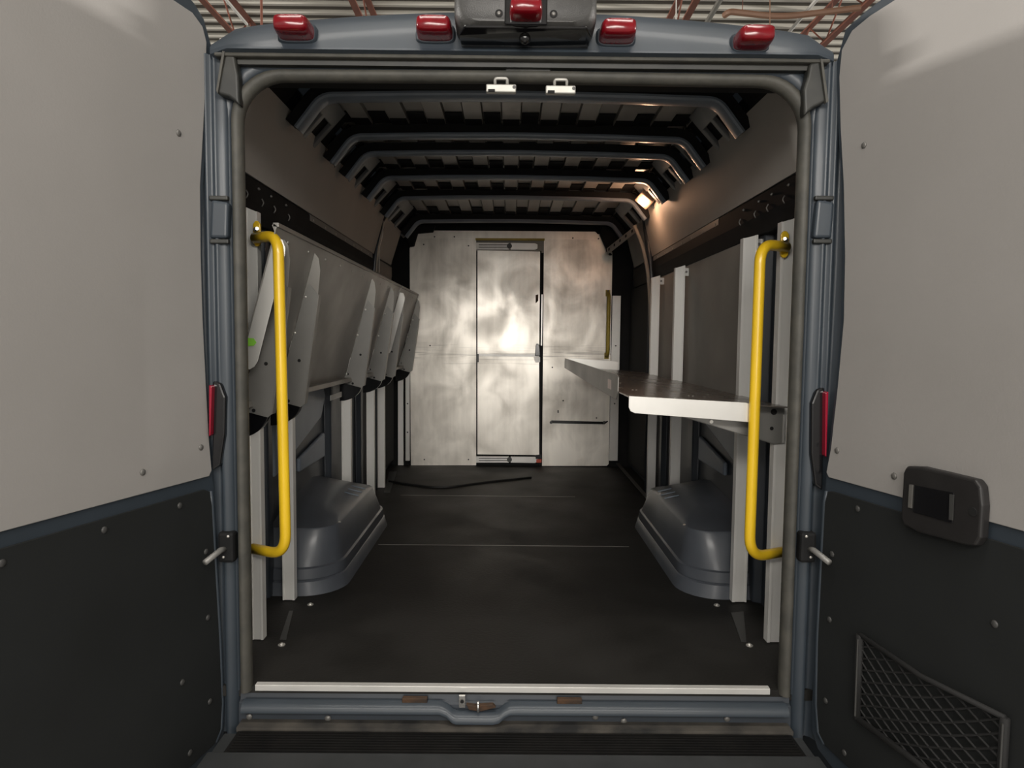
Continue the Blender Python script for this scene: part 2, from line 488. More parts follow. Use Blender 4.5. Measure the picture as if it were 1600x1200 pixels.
# pillars
pp_ = [(.14, .06), (.030, .016), (.036, -.002), (.048, -.013), (.058, -.012), (.062, -.020), (.069, -.022), (.073, -.013), (.081, -.013),
       (.085, -.022), (.092, -.024), (.097, -.012), (.103, -.016), (.110, -.030), (.119, -.036), (.130, -.032), (.142, -.015), (.165, .02), (.19, .05)]
pp_low = [(.14, .06), (.030, .016), (.036, -.002), (.048, -.013), (.058, -.014), (.064, -.014), (.069, -.006), (.074, .008), (.081, .012),
          (.085, .010), (.092, .006), (.097, -.004), (.103, -.016), (.110, -.026), (.119, -.030), (.130, -.026), (.142, -.012), (.165, .02), (.19, .05)]
for s, xi in ((-1, XI_L), (1, XI_R)):
    L = []
    for z, lowk, bow in ((-.14, 1, .0), (.2, 1, .0), (.58, 1, .0), (.68, .9, 0), (.76, .1, .0), (.95, 0, .003), (1.2, 0, .006), (1.5, 0, .004), (1.64, 0, -.001), (1.725, 0, -.004)):
        L.append([(xi + s * (u0 * (1 - lowk) + u1 * lowk + (bow if u0 > .1 else 0)), y0 * (1 - lowk) + y1 * lowk, z) for (u0, y0), (u1, y1) in zip(pp_, pp_low)])
    MB().loft(L, False).build('rear_pillar', M['paint'], fr, smooth=True)
    # hinge pocket
    q = at(341 if s < 0 else 1289, 342, Y=-.03)
    MB().prism([(q.x - .026, -.028, q.z - .05), (q.x + .022, -.028, q.z - .05), (q.x + .026, -.028, q.z + .045), (q.x - .02, -.028, q.z + .052)], (0, .03, 0)).build('hinge_cover', M['paint'], fr, bevel=.008, seg=3)
    for dz in (.056, -.058):
        MB().box(q.x - .026, q.x + .024, -.027, -.012, q.z + dz - .006, q.z + dz + .006).build('hinge_gap', M['rubber_dark'], fr, bevel=.003)
    # roof rail side post to body corner
# header panel: shaped across the width
NX = 28
hp = [(.004, 1.684, 0), (-.004, 1.692, 0), (-.008, 1.700, 0), (-.014, 1.712, 0), (-.052, 1.7205, 0), (-.058, 1.723, 0), (-.055, 1.729, 0), (-.042, 1.734, 0),
      (-.036, 1.757, .25), (-.028, 1.785, .5), (-.012, 1.822, .8), (.006, 1.850, 1), (.05, 1.872, 1), (.12, 1.893, 1), (.30, 1.945, .6)]
L = []
for i in range(NX + 1):
    x = -.795 + i / NX * (1.642)
    t = (x - .026) / .821
    crown = -.055 * t * t - .035 * max(0, (abs(t) - .9) / .1) ** 2
    pr = min(1, max(0, (1 - abs(t)) / .07))
    L.append([(x, a if a > -.02 else -.02 + (a + .02) * pr, b + crown * k) for a, b, k in hp])
MB().loft(L, False).build('header', M['paint'], fr, smooth=True, angle=40)
MB().box(-.775, .828, -.046, -.010, 1.709, 1.7195).build('rain_gutter', M['rubber'], fr, bevel=.005)
MB().box(-.765, .818, -.026, -.002, 1.696, 1.709).build('gutter_gap', M['rubber_dark'], fr)
for s, pg, lip_ in ((-1, [(351, 80), (366, 84), (372, 118), (374, 164), (357, 151), (339, 146), (338, 138)], [(347, 79), (351, 80), (340, 146), (337, 142)]),
                 (1, [(1282, 92), (1292, 158), (1272, 168), (1257, 181), (1256, 140), (1262, 120), (1266, 98)], [(1282, 91), (1286, 92), (1295, 158), (1291, 161)])):
    # rubber corner blocks hanging at the two top corners
    MB().prism([at(x_, y_, Y=-.040) for x_, y_ in pg], (0, .034, 0)).build('corner_rubber', M['rubber_dark'], fr, bevel=.007, seg=3)
    MB().prism([at(x_, y_, Y=-.048) for x_, y_ in lip_], (0, .014, 0)).build('corner_lip', M['rubber'], fr, bevel=.001)
# inner header beam
MB().loft([[(x, a, b) for a, b in ((.10, 1.682), (.014, 1.684), (.014, 1.70), (.13, 1.81), (.16, 1.81), (.12, 1.692))] for x in (-.78, .84)], True, True).build('inner_header', M['black'], fr)
pl = at(825, 107, Y=-.010)
MB().box(pl.x - .060, pl.x + .060, -.014, -.004, pl.z - .010, pl.z + .008).build('latch_slot', M['rubber_dark'], fr, bevel=.003)

# van outer body
bd = setting('trim_4', (0, 2, -.3), 'slate blue outer body of the van')
for s, xa in ((-1, -.935), (1, 1.015)):
    L = []
    for x, z in ((xa - s * .05, -.40), (xa, -.30), (xa + s * .02, .5), (xa + s * .01, 1.2), (xa - s * .02, 1.64), (xa - s * .05, 1.80), (xa - s * .12, 1.925), (.04, 1.965)):
        L.append([(x, yv, z) for yv in ((.05 if z < 1.7 else .30), .9, 3.0, 5.4)])
    MB().loft(L, False).build('body_side', M['paint'], bd, smooth=True)
MB().box(-.93, 1.0, 5.3, 5.35, -.3, 1.90).build('cab_rear', M['black'], bd)

# top-level fittings on the frame
def marker(px, py, label, Y=-.075, w=.046):
    c = at(px, py, Y=Y)
    t = thing('marker_light', label, 'marker light', c, 'red marker lights above the rear doors')
    L = []
    for k in range(6):
        tt = k / 5
        yy = Y + .055 - .085 * math.sin(tt * PI / 2)
        hw, hh = w * (1 - .22 * tt ** 3), .0205 * (1 - .28 * tt ** 3)
        n = 20; lp = []
        for i in range(n):
            a = 2 * PI * i / n
            cx, sz = math.cos(a), math.sin(a)
            lp.append((c.x + math.copysign(abs(cx) ** .45, cx) * hw, yy, c.z + math.copysign(abs(sz) ** .45, sz) * hh + .003 * tt))
        L.append(lp)
    MB().loft(L, True, True).build('red_lens', M['red'], t, smooth=True, angle=60)
    n = 20
    L = [[(c.x + math.copysign(abs(math.cos(a)) ** .5, math.cos(a)) * (w + e), yy, c.z + math.copysign(abs(math.sin(a)) ** .5, math.sin(a)) * (.022 + e))
          for a in [2 * PI * i / n for i in range(n)]] for e, yy in ((.006, Y + .075), (.006, Y + .040), (.001, Y + .032))]
    MB().loft(L, True, True).build('base', M['paint'] if w > .041 else M['gloss_black'], t, smooth=True, angle=50)
    return t


marker(457, 42, 'red marker light at the far left of the header')
marker(678, 43, 'red marker light just left of the camera housing')
marker(966, 48, 'red marker light just right of the camera housing')
marker(1180, 58, 'red marker light at the far right of the header')
ch = thing('camera_housing', 'black plastic reversing camera housing in the middle of the header', 'camera housing', (0.04, -.07, 1.742))
L = []
cx = at(821, 50, Y=-.12).x
for y_, w_, z0, z1 in ((.02, .180, 1.744, 1.90), (-.10, .178, 1.742, 1.890), (-.135, .172, 1.746, 1.875), (-.150, .158, 1.756, 1.86)):
    lp = []; r = .045
    for (sx, sz, a0) in ((1, 1, 0), (-1, 1, 90), (-1, -1, 180), (1, -1, 270)):
        for k in range(6):
            a = math.radians(a0 + k * 18)
            lp.append((cx + sx * (w_ - r) + math.cos(a) * r, y_, ((z1 - r) if sz > 0 else (z0 + r)) + math.sin(a) * r))
    L.append(lp)
MB().loft(L, True, True).build('housing_shell', M['housing'], ch, smooth=True, angle=50)
MB().prism([(cx - .150, -.140, 1.752), (cx + .150, -.140, 1.752), (cx + .165, -.110, 1.7435), (cx + .165, .0, 1.7455), (cx - .165, .0, 1.7455), (cx - .165, -.110, 1.7435)], (0, 0, -.006)).build('underside', M['gloss_black'], ch, bevel=.006)
lc = at(820, 62, Z=1.738)
MB().dome((lc.x, lc.y, 1.742), (0, -.45, -1), .015, .016, 18, 6).build('camera_lens', M['gloss_black'], ch, smooth=True)
for dx in (-.066, .067):
    q = at(822, 21, Y=-.152)
    MB().disc((q.x + dx, -.149, q.z), (0, -1, 0), .0095, .0025, 16).build('screw_well', M['gloss_black'], ch)
    MB().dome((q.x + dx, -.1515, q.z), (0, -1, 0), .0052, .003, 12, 3).build('screw', M['bolt'], ch)
q = at(822, 18, Y=-.16)
MB().box(q.x - .052, q.x + .052, -.156, -.146, q.z - .028, q.z + .04).build('lamp_recess', M['gloss_black'], ch, bevel=.004)
marker(822, 15, 'red marker light set into the black camera housing', Y=-.175, w=.040)

for px, lb in ((783, 'left of the two zinc striker brackets at the top of the door opening'), (876, 'right of the two zinc striker brackets at the top of the door opening')):
    py = 138 if px < 800 else 140
    c = at(px, py, Y=-.026)
    t = thing('striker_bracket', lb, 'door striker', c, 'zinc striker brackets at the top of the opening')
    hw = .0395
    MB().box(c.x - hw, c.x + hw, c.y - .004, c.y + .014, c.z - .011, c.z + .010).build('plate', M['striker'], t, bevel=.003)
    MB().tube(fillet([(c.x - .016, c.y + .005, c.z + .008), (c.x - .016, c.y - .004, c.z + .024), (c.x + .016, c.y - .004, c.z + .024), (c.x + .016, c.y + .005, c.z + .008)], .006, 4), .0042, 10).build('loop', M['striker'], t, smooth=True)
    MB().box(c.x - .034, c.x - .016, c.y - .006, c.y - .003, c.z - .011, c.z - .004).build('slot', M['hole'], t)
    MB().disc((c.x + .034, c.y - .003, c.z + .002), (0, -1, 0), .0045, .002, 10).build('screw', M['bolt_dark'], t)

for s, px, py0, py1, lb in ((-1, 330, 604, 680, 'red tail light edge showing in the recess of the left rear pillar'), (1, 1291, 614, 712, 'red tail light edge showing in the recess of the right rear pillar')):
    a = at(px, py0, Y=-.045); b = at(px - (0 if s < 0 else 3), py1, Y=-.045)
    t = thing('tail_light', lb, 'tail light', b, 'red tail lights on the rear corners')
    wv = .006
    MB().prism([(a.x - s * .002, -.046, a.z), (a.x + s * wv, -.046, a.z + .004), (b.x + s * wv, -.046, b.z - .004), (b.x + s * .002, -.046, b.z)], (0, .06, 0)).build('red_lens', M['red_tail'], t, bevel=.002)
    MB().prism([(a.x - s * .030, -.028, a.z - .03), (a.x - s * .016, -.028, a.z + .010), (a.x + s * .004, -.028, a.z + .014), (a.x + s * .010, -.028, b.z - .10), (a.x - s * .012, -.028, b.z - .085), (a.x - s * .026, -.028, b.z)], (0, .05, 0)).build('lamp_recess', M['gloss_black'], t, bevel=.005)
for s, px, lb in ((-1, 352, 'black door check with a pale arm on the left rear pillar'), (1, 1264, 'black door check with a pale arm on the right rear pillar')):
    c = at(px, 855, Y=-.03)
    t = thing('door_check', lb, 'door check', c, 'door checks on the rear pillars')
    MB().box(c.x - .022, c.x + .022, -.030, .01, c.z - .045, c.z + .040).build('bracket', M['black'], t, bevel=.008)
    MB().tube([(c.x + s * .004, -.03, c.z - .006), (c.x + s * .004, -.05, c.z - .002), (c.x + s * .022, -.105, c.z - .018)], .008, 10).build('arm', M['alu_bracket'], t, smooth=True)
    for dx, dz in ((-.008 * s, .03), (.006 * s, -.028)):
        MB().dome((c.x + dx, -.030, c.z + dz), (0, -1, 0), .004, .003).build('screw', M['screwhead'], t)

# ================================================================ rear doors
class Door:
    def __init__(s, X0, Y0, d, n):
        s.o = Vector((X0, Y0, 0)); s.d = Vector(d).normalized(); s.n = Vector(n).normalized()

    def P(s, a, t, z):
        return s.o + s.d * a + s.n * t + Vector((0, 0, z))

    def sz(s, px, py, t=0.0):
        p = on_plane(px, py, s.o + s.n * t, s.n)
        return (p - s.o).dot(s.d), p.z

    def pts(s, pix, t=0.0):
        return [s.sz(px, py, t) for px, py in pix]

    def slab(s, sz, t0, t1):
        return MB().prism([s.P(a, t0, z) for a, z in sz], s.n * (t1 - t0))


def build_door(D, name, root_loc, label, edge, top_edge, panel_top, low_panel, band_lo, rivets_up, rivets_low):
    r = setting(name, root_loc, label)
    # door shell: rear edge profile in pixels, then closed beyond the frame
    E = D.pts(edge)
    top = D.pts(top_edge)
    smax = .80
    zt = top[0][1]
    out = [(smax, zt)] + top + E + [(smax, E[-1][1])]
    D.slab(out, -.055, 0.0).build('door_shell', M['paint'], r, bevel=.006, seg=3)
    PT = D.pts(panel_top, .004)
    p = [(smax - .01, PT[0][1])] + PT + [(smax - .01, PT[-1][1])]
    up = D.slab(p, .0005, .006).build('upper_panel', M['door_panel'], r, bevel=.0015)
    PL = D.pts(low_panel, .004)
    p = [(smax - .01, PL[0][1])] + PL + [(smax - .01, PL[-1][1])]
    lo = D.slab(p, .0005, .006).build('lower_panel', M['door_low'], r, bevel=.0015)
    # pressed rim between pillar side edge and panels
    rim = [D.P(a - .006, .002, z) for a, z in PL[1:-1]]
    MB().tube(rim, .006, 8).build('pressed_rim', M['paint'], r, smooth=True)
    for par, mt, rv in ((up, M['bolt'], rivets_up), (lo, M['bolt_dark'], rivets_low)):
        for px, py in rv:
            a, z = D.sz(px, py, .006)
            q = D.P(a, .006, z)
            o = MB().dome(q, D.n, .0085, .004, 12, 3)
            ob = o.build('rivet', mt, r, smooth=True)
            ob.parent = par
            ob.location = -par.location
    return r, up, lo


aL = math.radians(16.5); aR = math.radians(15.1)
DL = Door(-.826, -.058, (-math.sin(aL), -math.cos(aL), 0), (math.cos(aL), -math.sin(aL), 0))
DR = Door(.866, -.058, (math.sin(aR), -math.cos(aR), 0), (-math.cos(aR), -math.sin(aR), 0))
dl, dl_up, dl_lo = build_door(
    DL, 'door_1', DL.P(0, 0, -.2), 'left rear door swung open, grey panel above and dark panel below',
    edge=[(331, 70), (325, 200), (319, 290), (317, 400), (320, 500), (325, 600), (331, 700), (336, 760), (342, 880), (348, 1000), (353, 1100), (351, 1150), (338, 1175), (300, 1215)],
    top_edge=[(262, -35), (288, -15), (305, 5), (320, 30)],
    panel_top=[(225, -30), (270, 0), (300, 20), (316, 42), (322, 66), (321, 120), (317, 200), (312, 290), (313, 400), (316, 500), (321, 600), (326, 690), (330, 735), (326, 744)],
    low_panel=[(318, 765), (327, 768), (330, 790), (336, 900), (342, 1000), (346, 1100), (344, 1140), (335, 1162), (290, 1204)],
    band_lo=None,
    rivets_up=[(279, 208), (314, 699), (223, 738)],
    rivets_low=[(281, 790), (163, 828), (3, 880), (322, 862), (325, 965), (285, 1066), (328, 1096), (297, 1176)])
dr, dr_up, dr_lo = build_door(
    DR, 'door_2', DR.P(0, 0, -.2), 'right rear door swung open, with latch cover and net pocket',
    edge=[(1305, 100), (1308, 200), (1313, 290), (1314, 400), (1312, 500), (1305, 600), (1294, 700), (1288, 760), (1279, 880), (1273, 1000), (1267, 1100), (1267, 1140), (1276, 1170), (1310, 1215)],
    top_edge=[(1440, -42), (1390, -12), (1355, 14), (1320, 45)],
    panel_top=[(1450, -30), (1399, 0), (1360, 25), (1332, 48), (1316, 78), (1312, 120), (1314, 200), (1319, 290), (1321, 400), (1319, 500), (1310, 600), (1299, 700), (1292, 738), (1296, 746)],
    low_panel=[(1302, 768), (1294, 768), (1290, 785), (1284, 900), (1279, 1000), (1277, 1100), (1280, 1145), (1290, 1165), (1325, 1198)],
    band_lo=None,
    rivets_up=[(1350, 227), (1308, 704), (1397, 744)],
    rivets_low=[(1340, 795), (1300, 866), (1296, 968), (1554, 975), (1290, 1095), (1319, 1176)])
# latch cover on the right door
o_ = [(1421, 728), (1445, 729), (1530, 749), (1538, 760), (1541, 790), (1538, 840), (1530, 853), (1510, 851), (1440, 832), (1416, 820), (1412, 808), (1416, 738)]
lcv = DR.slab(DR.pts(o_, .02), .006, .030).build('latch_cover', M['latch'], dr, bevel=.006, seg=3)
def sub(par, mb, name, m, **k):
    ob = mb.build(name, m, par.parent, **k); ob.parent = par; ob.location = -par.location; return ob
sub(lcv, DR.slab(DR.pts([(1429, 758), (1491, 770), (1489, 818), (1427, 800)], .031), .0302, .0325), 'recess', M['gloss_black'], bevel=.002)
sub(lcv, DR.slab(DR.pts([(1421, 757), (1426, 758), (1424, 794), (1419, 793)], .033), .030, .034), 'handle_edge', M['bolt'])
sub(lcv, DR.slab(DR.pts([(1484, 772), (1491, 773), (1489, 813), (1483, 812)], .033), .0325, .034), 'latch_bar', M['bolt_dark'])
a, z = DR.sz(1520, 800, .031)
sub(lcv, MB().disc(DR.P(a, .030, z), DR.n, .009, .0015), 'lock_hole', M['hole'])
# storage net pocket
npx = [(1340, 992), (1570, 1122), (1566, 1200), (1566, 1300), (1440, 1200), (1336, 1122)]
tl, bl_, tr = DR.sz(1342, 992, .02), DR.sz(1337, 1122, .02), DR.sz(1568, 1122, .02)
br = (tr[0], tr[1] - (tl[1] - bl_[1]) * 1.0)
fm = MB()
cr = [DR.P(tl[0], .016, tl[1]), DR.P(tr[0], .016, tr[1]), DR.P(br[0], .016, br[1]), DR.P(bl_[0], .016, bl_[1])]
mid = (tl[0] + tr[0]) / 2
fm.tube([cr[0], DR.P(mid, .024, (tl[1] + tr[1]) / 2 - .010), cr[1]], .006, 8).tube([cr[1], cr[2]], .009, 8).tube([cr[2], cr[3]], .008, 8).tube([cr[3], cr[0]], .010, 8)
nf = fm.build('net_frame', M['net'], dr, smooth=True)
nt = MB()
def netp(u, v):
    a = tl[0] + (tr[0] - tl[0]) * u
    zt_ = tl[1] + (tr[1] - tl[1]) * u - .018 * math.sin(PI * u); zb_ = bl_[1] + (br[1] - bl_[1]) * u
    return DR.P(a, .014 + .010 * math.sin(PI * u) * math.sin(PI * v), zb_ + (zt_ - zb_) * v)
nn = 7
for k in range(-nn, nn * 2):
    for sg in (1, -1):
        pth = []
        for j in range(nn + 1):
            u = j / nn; v = (k + sg * j) / nn
            if -.001 <= v <= 1.001: pth.append(netp(u, v))
        if len(pth) > 1: nt.tube(pth, .0026, 5)
sub(nf, nt, 'netting', M['net'])
for a_, b_ in ((cr[3], cr[0]), (cr[2], cr[1])):
    v = a_.lerp(b_, .04); w_ = a_.lerp(b_, .96)
    sub(nf, MB().tube([v + DR.n * .010 + DR.d * .004, w_ + DR.n * .010 + DR.d * .004], .0025, 6), 'edge_clip', M['bolt_dark'])

# ================================================================ ceiling: skin, ribs, cant rails
ce = setting('ceiling', (0, 1.6, 1.95), 'corrugated roof skin of the van over steel ribs')
RX0, RX1 = -.70, .74
sk = []
x = RX0 - .02; zlev = 0
ribs = [(.586, .075), (1.06, .055), (1.324, .05), (1.79, .055), (2.296, .05), (3.09, .07)]
bays = []
yprev = .36
for (yy, wd_) in ribs:
    bays.append((yprev, yy)); yprev = yy + wd_
bays.append((yprev, 3.36))
ZR = 1.890
for bi, (y0, y1) in enumerate(bays):
    m = MB(); pitch = .078; n = int((RX1 - RX0 + .1) / pitch)
    prof = []
    xx = RX0 - .04
    for k in range(n + 1):
        zz = ZR if k % 2 else ZR + .011
        prof += [(xx, zz), (xx + pitch - .006, zz)]
        if k % 2 == 0: prof += [(xx + pitch - .005, ZR + .026), (xx + pitch - .001, ZR + .026)]
        else: prof += [(xx + pitch - .005, ZR + .026), (xx + pitch - .001, ZR + .026)]
        xx += pitch
    m.loft([[(a, yv, b) for a, b in prof] for yv in (y0 - .02, y1 + .02)], False)
    m.build('roof_skin', M['roofskin'], ce)
    # long recess openings just behind each rib
    if y1 - y0 > .3:
        h = MB(); xx = RX0 - .04
        for k in range(n + 1):
            d = .10 if k % 2 else .06
            h.box(xx + .001, xx + pitch - .008, y1 - d * (y1 - y0) * 1.6, y1 + .01, ZR - .005, ZR + .001) if k % 2 else h.box(xx + .001, xx + pitch - .008, y1 - .30 * (y1 - y0), y1 + .01, ZR + .004, ZR + .010)
            xx += pitch
        h.each('skin_slot', M['black'], ce)
MB().box(-.76, .84, .30, 5.3, 1.918, 1.922).build('roof_top', M['black'], ce)


def rib(yy, w_, X0, X1, Z, label):
    r = thing('roof_rib', label, 'roof rib', (.02, yy, Z), 'slate roof ribs across the van ceiling')
    path = fillet([(X0, 0, Z - .118), (X0 + .085, 0, Z - .008), (-.35, 0, Z), (.02, 0, Z + .004), (.40, 0, Z), (X1 - .085, 0, Z - .008), (X1, 0, Z - .118)], .035, 5)
    L = []; L2 = []
    for i, p in enumerate(path):
        a = path[max(i - 1, 0)]; b = path[min(i + 1, len(path) - 1)]
        t = (b - a).normalized(); nrm = Vector((-t.z, 0, t.x))
        L.append([p + Vector((0, yy + .001, 0)) + nrm * .018, p + Vector((0, yy, 0)) + nrm * .010, p + Vector((0, yy + .004, 0)) + nrm * .003, p + Vector((0, yy + .012, 0)), p + Vector((0, yy + w_ - .012, 0)),
                  p + Vector((0, yy + w_ - .004, 0)) + nrm * .003, p + Vector((0, yy + w_, 0)) + nrm * .010, p + Vector((0, yy + w_ - .001, 0)) + nrm * .018])
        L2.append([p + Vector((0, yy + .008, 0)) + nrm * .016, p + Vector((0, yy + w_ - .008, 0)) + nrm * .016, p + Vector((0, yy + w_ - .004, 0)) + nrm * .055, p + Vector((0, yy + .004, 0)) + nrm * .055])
    MB().loft(L, True, True).build('rib_channel', M['rib'], r, smooth=True, angle=35)
    MB().loft(L2, True, True).build('rib_shade_strip', M['black'], r)  # black strip put in as the dark shade between rib and roof skin
    MB().box(-.60, .64, yy + w_ + .005, yy + w_ + .045, ZR - .010, ZR - .006).build('rear_flange', M['cant'], r)
    h = MB()
    for k in range(15):
        h.disc((-.56 + k * .082, yy + w_ + .022, ZR - .0105), (0, 0, -1), .004, .001, 8)
    h.each('flange_hole', M['hole'], r)
    return r


rl = ['nearest roof rib, just behind the rear door header', 'second roof rib from the rear doors', 'third roof rib from the rear doors, close behind the second',
      'fourth roof rib from the rear doors', 'fifth roof rib, just beyond the lit dome lamp', 'farthest roof rib, close in front of the bulkhead']
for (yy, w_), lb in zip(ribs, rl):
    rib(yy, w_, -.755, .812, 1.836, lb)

# cant rails: plates with square holes between the ribs
for s in (-1, 1):
    cr_ = MB(); hl = MB()
    xo, xi_ = (-.79, -.68) if s < 0 else (.835, .725)
    zo, zi = 1.765, 1.885
    sl = Vector((xo - xi_, 0, zo - zi)).normalized(); n_ = Vector((0, 1, 0)).cross(sl)
    if n_.z > 0: n_ = -n_
    o = Vector((xi_, 0, zi))
    Lh = (Vector((xo, 0, zo)) - o).length
    for (y0, y1) in bays[1:]:
        d = y1 - y0
        if d < .1:
            continue
        hl.frame(o, sl, (0, 1, 0), n_, .0, Lh + .04, y0, y1, -.03, -.02)
        cr_.frame(o, sl, (0, 1, 0), n_, -.01, Lh * .42, y0 + .02, y0 + d * .74, -.018, 0)
        cr_.frame(o, sl, (0, 1, 0), n_, Lh * .38, Lh + .03, y0 + .02, y0 + d * .12, -.018, 0)
        cr_.frame(o, sl, (0, 1, 0), n_, Lh * .38, Lh + .03, y0 + d * .34, y0 + d * .42, -.018, 0)
        cr_.frame(o, sl, (0, 1, 0), n_, Lh * .38, Lh + .03, y0 + d * .66, y0 + d * .74, -.018, 0)
    hl.frame(o, sl, (0, 1, 0), n_, .0, Lh + .04, .32, .56, -.03, -.02)
    hl.each('cant_rail_back', M['black'], ce)
    cr_.each('cant_rail', M['cant'], ce, bevel=.003)

# ================================================================ side walls
for s, nm, xa in ((-1, 'wall_left', -.925), (1, 'wall_right', .955)):
    w = setting(nm, (xa, 1.6, 0), ('left' if s < 0 else 'right') + ' side of the cargo area behind the posts')
    MB().box(*sorted((xa, xa + s * .02)), .03, 5.2, -.03, 1.76).build('wall_skin', M['paint_in'], w)
    # pressed pillars on the lower wall
    for yy, wd_ in ((.26, .10), (.62, .09), (1.50, .12), (2.18, .10), (2.55, .12)):
        MB().prism([(xa, yy, 0), (xa - s * .03, yy + .02, 0), (xa - s * .03, yy + wd_ - .02, 0), (xa, yy + wd_, 0)], (0, 0, 1.38)).build('wall_pillar', M['paint_in'], w, bevel=.006)
    # diagonal pressing above the wheel arch
    MB().prism([(xa, .74, .44), (xa, 1.38, .60), (xa, 1.46, .70), (xa, 1.40, .78), (xa, .74, .78)], (-s * .022, 0, 0)).build('pressed_panel', M['side_dark'] if 0 else M['rib'], w, bevel=.010, seg=3)
    MB().prism([(xa, 1.05, .40), (xa, 1.45, .40), (xa, 1.45, .52), (xa, 1.05, .46)], (-s * .02, 0, 0)).build('pressed_panel', M['rib'], w, bevel=.010, seg=3)
    # black longitudinal beam with fixings
    xb = xa - s * .058
    MB().prism([(xa, .05, 1.37), (xb + s * .015, .05, 1.375), (xb, .05, 1.44), (xb, .05, 1.515), (xa, .05, 1.53)], (0, 2.40, 0)).build('side_beam', M['black'], w, bevel=.004)
    MB().prism([(xa, 2.50, 1.37), (xb + s * .01, 2.50, 1.375), (xb, 2.50, 1.44), (xb, 2.50, 1.505), (xa, 2.50, 1.52)], (0, .62, 0)).build('side_beam', M['side_dark'] if s < 0 else M['black'], w, bevel=.004)
    fx = MB()
    for k, yy in enumerate((.22, .36, .50, .62, .78)):
        fx.tube([(xb - s * .001, yy, 1.492), (xb - s * .006, yy, 1.486)], .0045, 8)
        fx.tube(fillet([(xb - s * .002, yy + .03, 1.462), (xb - s * .008, yy + .035, 1.45), (xb - s * .002, yy + .03, 1.436)], .01, 4), .0024, 6)
    fx.each('beam_clip', M['bolt'], w, smooth=True)
    fh = MB()
    for k in range(7):
        fh.disc((xb - s * .0005, 1.15 + k * .19, 1.497), (-s, 0, 0), .005, .002, 10)
    fh.each('beam_screw', M['screwhead'], w)
    MB().box(*sorted((xb - s * .001, xb + s * .003)), 1.1, 2.42, 1.488, 1.515).build('beam_flange', M['alu_bracket'], w)
    # upper grey panel, leaning in
    xu0, xu1 = (xb, -.790) if s < 0 else (xb, .832)
    MB().prism([(xu0, .045, 1.520), (xu1, .045, 1.792), (xu1 + s * .006, .045, 1.792), (xu0 + s * .006, .045, 1.520)], (0, 2.42, 0)).build('upper_panel', M['side_panel'], w)
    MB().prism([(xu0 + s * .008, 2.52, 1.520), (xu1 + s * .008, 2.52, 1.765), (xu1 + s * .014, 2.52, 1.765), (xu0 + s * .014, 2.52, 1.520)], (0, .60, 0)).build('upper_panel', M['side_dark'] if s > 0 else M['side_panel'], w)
    # pillar between panel and bulkhead bay
    MB().tube([(xb + s * .01, 2.49, 0.0), (xb + s * .008, 2.49, 1.37), (xb - s * .004, 2.49, 1.50), (xu1 + s * .02, 2.49, 1.78)], .022, 8).build('door_pillar', M['paint_in'], w, smooth=True)
    # inner hardboard panels behind the posts
    MB().box(*sorted((xa - s * .034, xa - s * .040)), .70, 2.40, .76, 1.375).build('hardboard_panel', M['side_dark'], w)
    MB().box(*sorted((xa - s * .034, xa - s * .042)), 2.58, 3.28, .06, 1.37).build('hardboard_panel', M['door_low'], w)
    # rear corner closing panel behind the pillar
    MB().box(*sorted((xa - s * .01, xa + s * .02)), .03, .12, -.02, 1.70).build('corner_post', M['paint_in'], w)
# front-bay details on the right: perforated track and pillar trim
wr = bpy.data.objects['wall_right']
a = at(948, 388, Y=3.15); b = at(993, 352, Y=2.60)
MB().prism([a, b, b + Vector((.004, 0, -.045)), a + Vector((.004, 0, -.045))], (.01, 0, .004)).build('door_track', M['side_panel'], wr, bevel=.002)
h = MB()
for k in range(5):
    p = a.lerp(b, .1 + k * .2) + Vector((-.002, 0, -.022)); h.box(p.x - .002, p.x + .002, p.y - .02, p.y + .02, p.z - .008, p.z + .008)
h.each('track_slot', M['hole'], wr)
pt = [at(x_, y_, Y=2.46) for x_, y_ in ((991, 352), (1003, 380), (1012, 420), (1016, 470), (1017, 560), (1016, 790))]
MB().tube(fillet(pt, .15, 5), .012, 8).build('pillar_trim', M['side_dark'], wr, smooth=True)
MB().prism([at(962, 724, Z=.012), at(1010, 780, Z=.012), at(1014, 778, Z=.012), at(966, 723, Z=.012)], (0, 0, .006)).build('step_edge', M['bolt'], wr)

